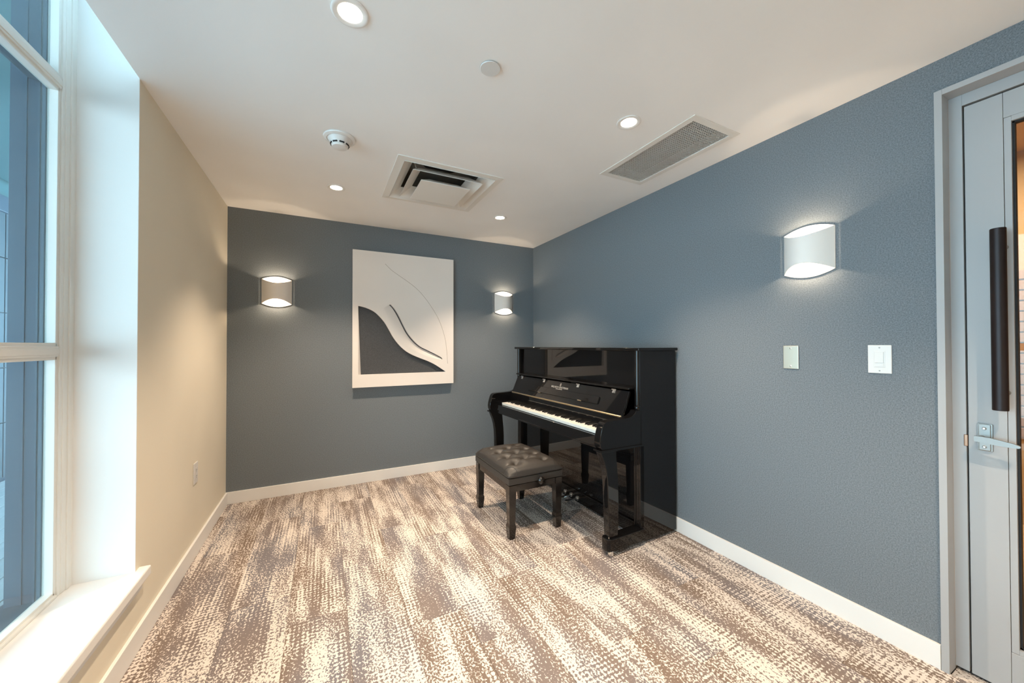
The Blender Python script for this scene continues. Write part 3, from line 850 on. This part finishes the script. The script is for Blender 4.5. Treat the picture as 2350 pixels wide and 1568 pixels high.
# ------------------------------------------------------------------ bench
BC = (-.895, -1.265)
bench = thing('piano_bench', 'black tufted leather piano bench with side adjusting knob', 'bench', (BC[0], BC[1], 0))
hx, hy = .210, .298
for sx in (-1, 1):
    for sy in (-1, 1):
        cx, cy = sx * (hx - .026), sy * (hy - .026)
        prof = [(.026, .358), (.026, .30), (.0215, .115), (.021, .100), (.0255, .088), (.0255, .074), (.019, .004), (.018, 0)]
        vs, fs = [], []
        for h, z in prof: vs += [(cx - h, cy - h, z), (cx + h, cy - h, z), (cx + h, cy + h, z), (cx - h, cy + h, z)]
        for i in range(len(prof) - 1):
            for k in range(4): fs.append((4 * i + k, 4 * i + (k + 1) % 4, 4 * i + 4 + (k + 1) % 4, 4 * i + 4 + k))
        fs += [(0, 1, 2, 3), tuple(4 * len(prof) - 4 + k for k in range(4))]
        MB().raw(vs, fs).build('leg', M_BWOOD, bench)
mb = MB()
for s in (-1, 1):
    mb.box(s * (hx - .006), s * (hx - .028), -hy + .052, hy - .052, .312, .358, .003)
    mb.box(-hx + .052, hx - .052, s * (hy - .006), s * (hy - .028), .312, .358, .003)
mb.build('apron', M_BWOOD, bench)
mb = MB(); mb.box(-hx + .03, hx - .03, -hy + .03, hy - .03, .33, .37)
mb.build('lift_mechanism', M_DARK, bench)
MB().box(-hx - .004, hx + .004, -hy - .004, hy + .004, .363, .408, .004, 2).build('seat_box', M_LEATHER, bench)
for sy in (-1, 1):
    kn = MB().tube([(.02, sy * (hy - .03), .372), (.02, sy * (hy + .018), .372)], .008, 14).build('knob_stem', M_BWOOD, bench)
    MB().lathe([(0, .022), (.012, .021), (.020, .016), (.025, .008), (.0255, 0), (.022, -.007), (.012, -.010), (0, -.010)], 28, TR(.02, sy * (hy + .026), .372) @ RX(-sy * PI / 2)).build('knob', M_BWOOD, kn)
# tufted pad
btn = []
cols = [-.205, -.068, .068, .205]
for y in cols:
    for xx in (-.112, .112): btn.append((xx, y))
for y in (-.137, 0, .137): btn.append((0, y))
def pad_z(u, v):
    # u,v in -1..1 across the pad
    x, y = u * (hx + .006), v * (hy + .006)
    e = (1 - abs(u) ** 5) * (1 - abs(v) ** 6)
    z = .056 + .062 * max(e, 0) ** .55
    d = 0
    for bx, by in btn:
        r2_ = (x - bx) ** 2 + (y - by) ** 2
        d += .012 * math.exp(-r2_ / (2 * .010 ** 2)) + .018 * math.exp(-r2_ / (2 * .030 ** 2))
    # diagonal pleats between buttons
    for (ax, ay, bx, by) in pleats:
        dx, dy = bx - ax, by - ay; l2 = dx * dx + dy * dy
        t = max(0, min(1, ((x - ax) * dx + (y - ay) * dy) / l2))
        q = math.hypot(x - ax - t * dx, y - ay - t * dy)
        d += .006 * math.exp(-q / .010)
    return z - min(d, .034)
pleats = []
for a in btn:
    for b in btn:
        if a < b:
            dd = math.hypot(a[0] - b[0], a[1] - b[1])
            if abs(a[0] - b[0]) > .04 and dd < .15: pleats.append((*a, *b))
for xx in (-.112, .112):
    for y in cols:
        pleats.append((xx, y, math.copysign(hx - .030, xx), y))
NU, NV = 84, 120
vs, fs = [], []
for j in range(NV + 1):
    for i in range(NU + 1):
        u, v = -1 + 2 * i / NU, -1 + 2 * j / NV
        # superellipse corner rounding
        bul = 1.0
        rx, ry = u * (hx + .006), v * (hy + .006)
        cr = .045
        ax_, ay_ = abs(rx) - (hx + .006 - cr), abs(ry) - (hy + .006 - cr)
        if ax_ > 0 and ay_ > 0:
            l = max(ax_, ay_) / math.hypot(ax_, ay_)
            f = .55 + .45 * l
            rx = math.copysign(hx + .006 - cr + ax_ * f, rx); ry = math.copysign(hy + .006 - cr + ay_ * f, ry)
        vs.append((rx, ry, .372 + pad_z(u, v)))
for j in range(NV):
    for i in range(NU):
        a = j * (NU + 1) + i; fs.append((a, a + 1, a + NU + 2, a + NU + 1))
# sides tuck down to the seat box
rim = [i for i in range(NU + 1)] + [(j * (NU + 1) + NU) for j in range(1, NV + 1)] + [NV * (NU + 1) + i for i in range(NU - 1, -1, -1)] + [j * (NU + 1) for j in range(NV - 1, 0, -1)]
prev = list(rim); nR = len(rim); src_rim = [vs[k] for k in rim]
for sc, zz in ((1.016, .424), (1.014, .416), (.995, .411), (.965, .4085)):
    base = len(vs)
    for x0, y0, z0 in src_rim: vs.append((x0 * sc, y0 * (1 + (sc - 1) * .7), zz))
    for k in range(nR): fs.append((prev[k], prev[(k + 1) % nR], base + (k + 1) % nR, base + k))
    prev = [base + k for k in range(nR)]
pad = MB().raw(vs, fs).build('cushion', M_LEATHER, bench, 60)
pad['label'] = 'button tufted black leather cushion'
for bx, by in btn:
    zz = .372 + pad_z(bx / (hx + .006), by / (hy + .006))
    MB().lathe([(0, .004), (.005, .0032), (.0085, .001), (.009, -.002), (0, -.002)], 14, TR(bx, by, zz)).build('button', M_LEATHER, pad)
for sx in (-1, 1):
    for sy in (-1, 1):
        pts = []
        for k in range(13):
            a = k / 12
            u = sx * (1 - .30 * math.sin(a * PI / 2)) if True else 0
            v = sy * (1 - .24 * math.cos(a * PI / 2))
            u = max(-1, min(1, u)); v = max(-1, min(1, v))
            pts.append((u * (hx + .006), v * (hy + .006), .372 + pad_z(u, v) + .0003))
        MB().tube(pts, .0014, 6).build('corner_seam', M_DARK, pad)
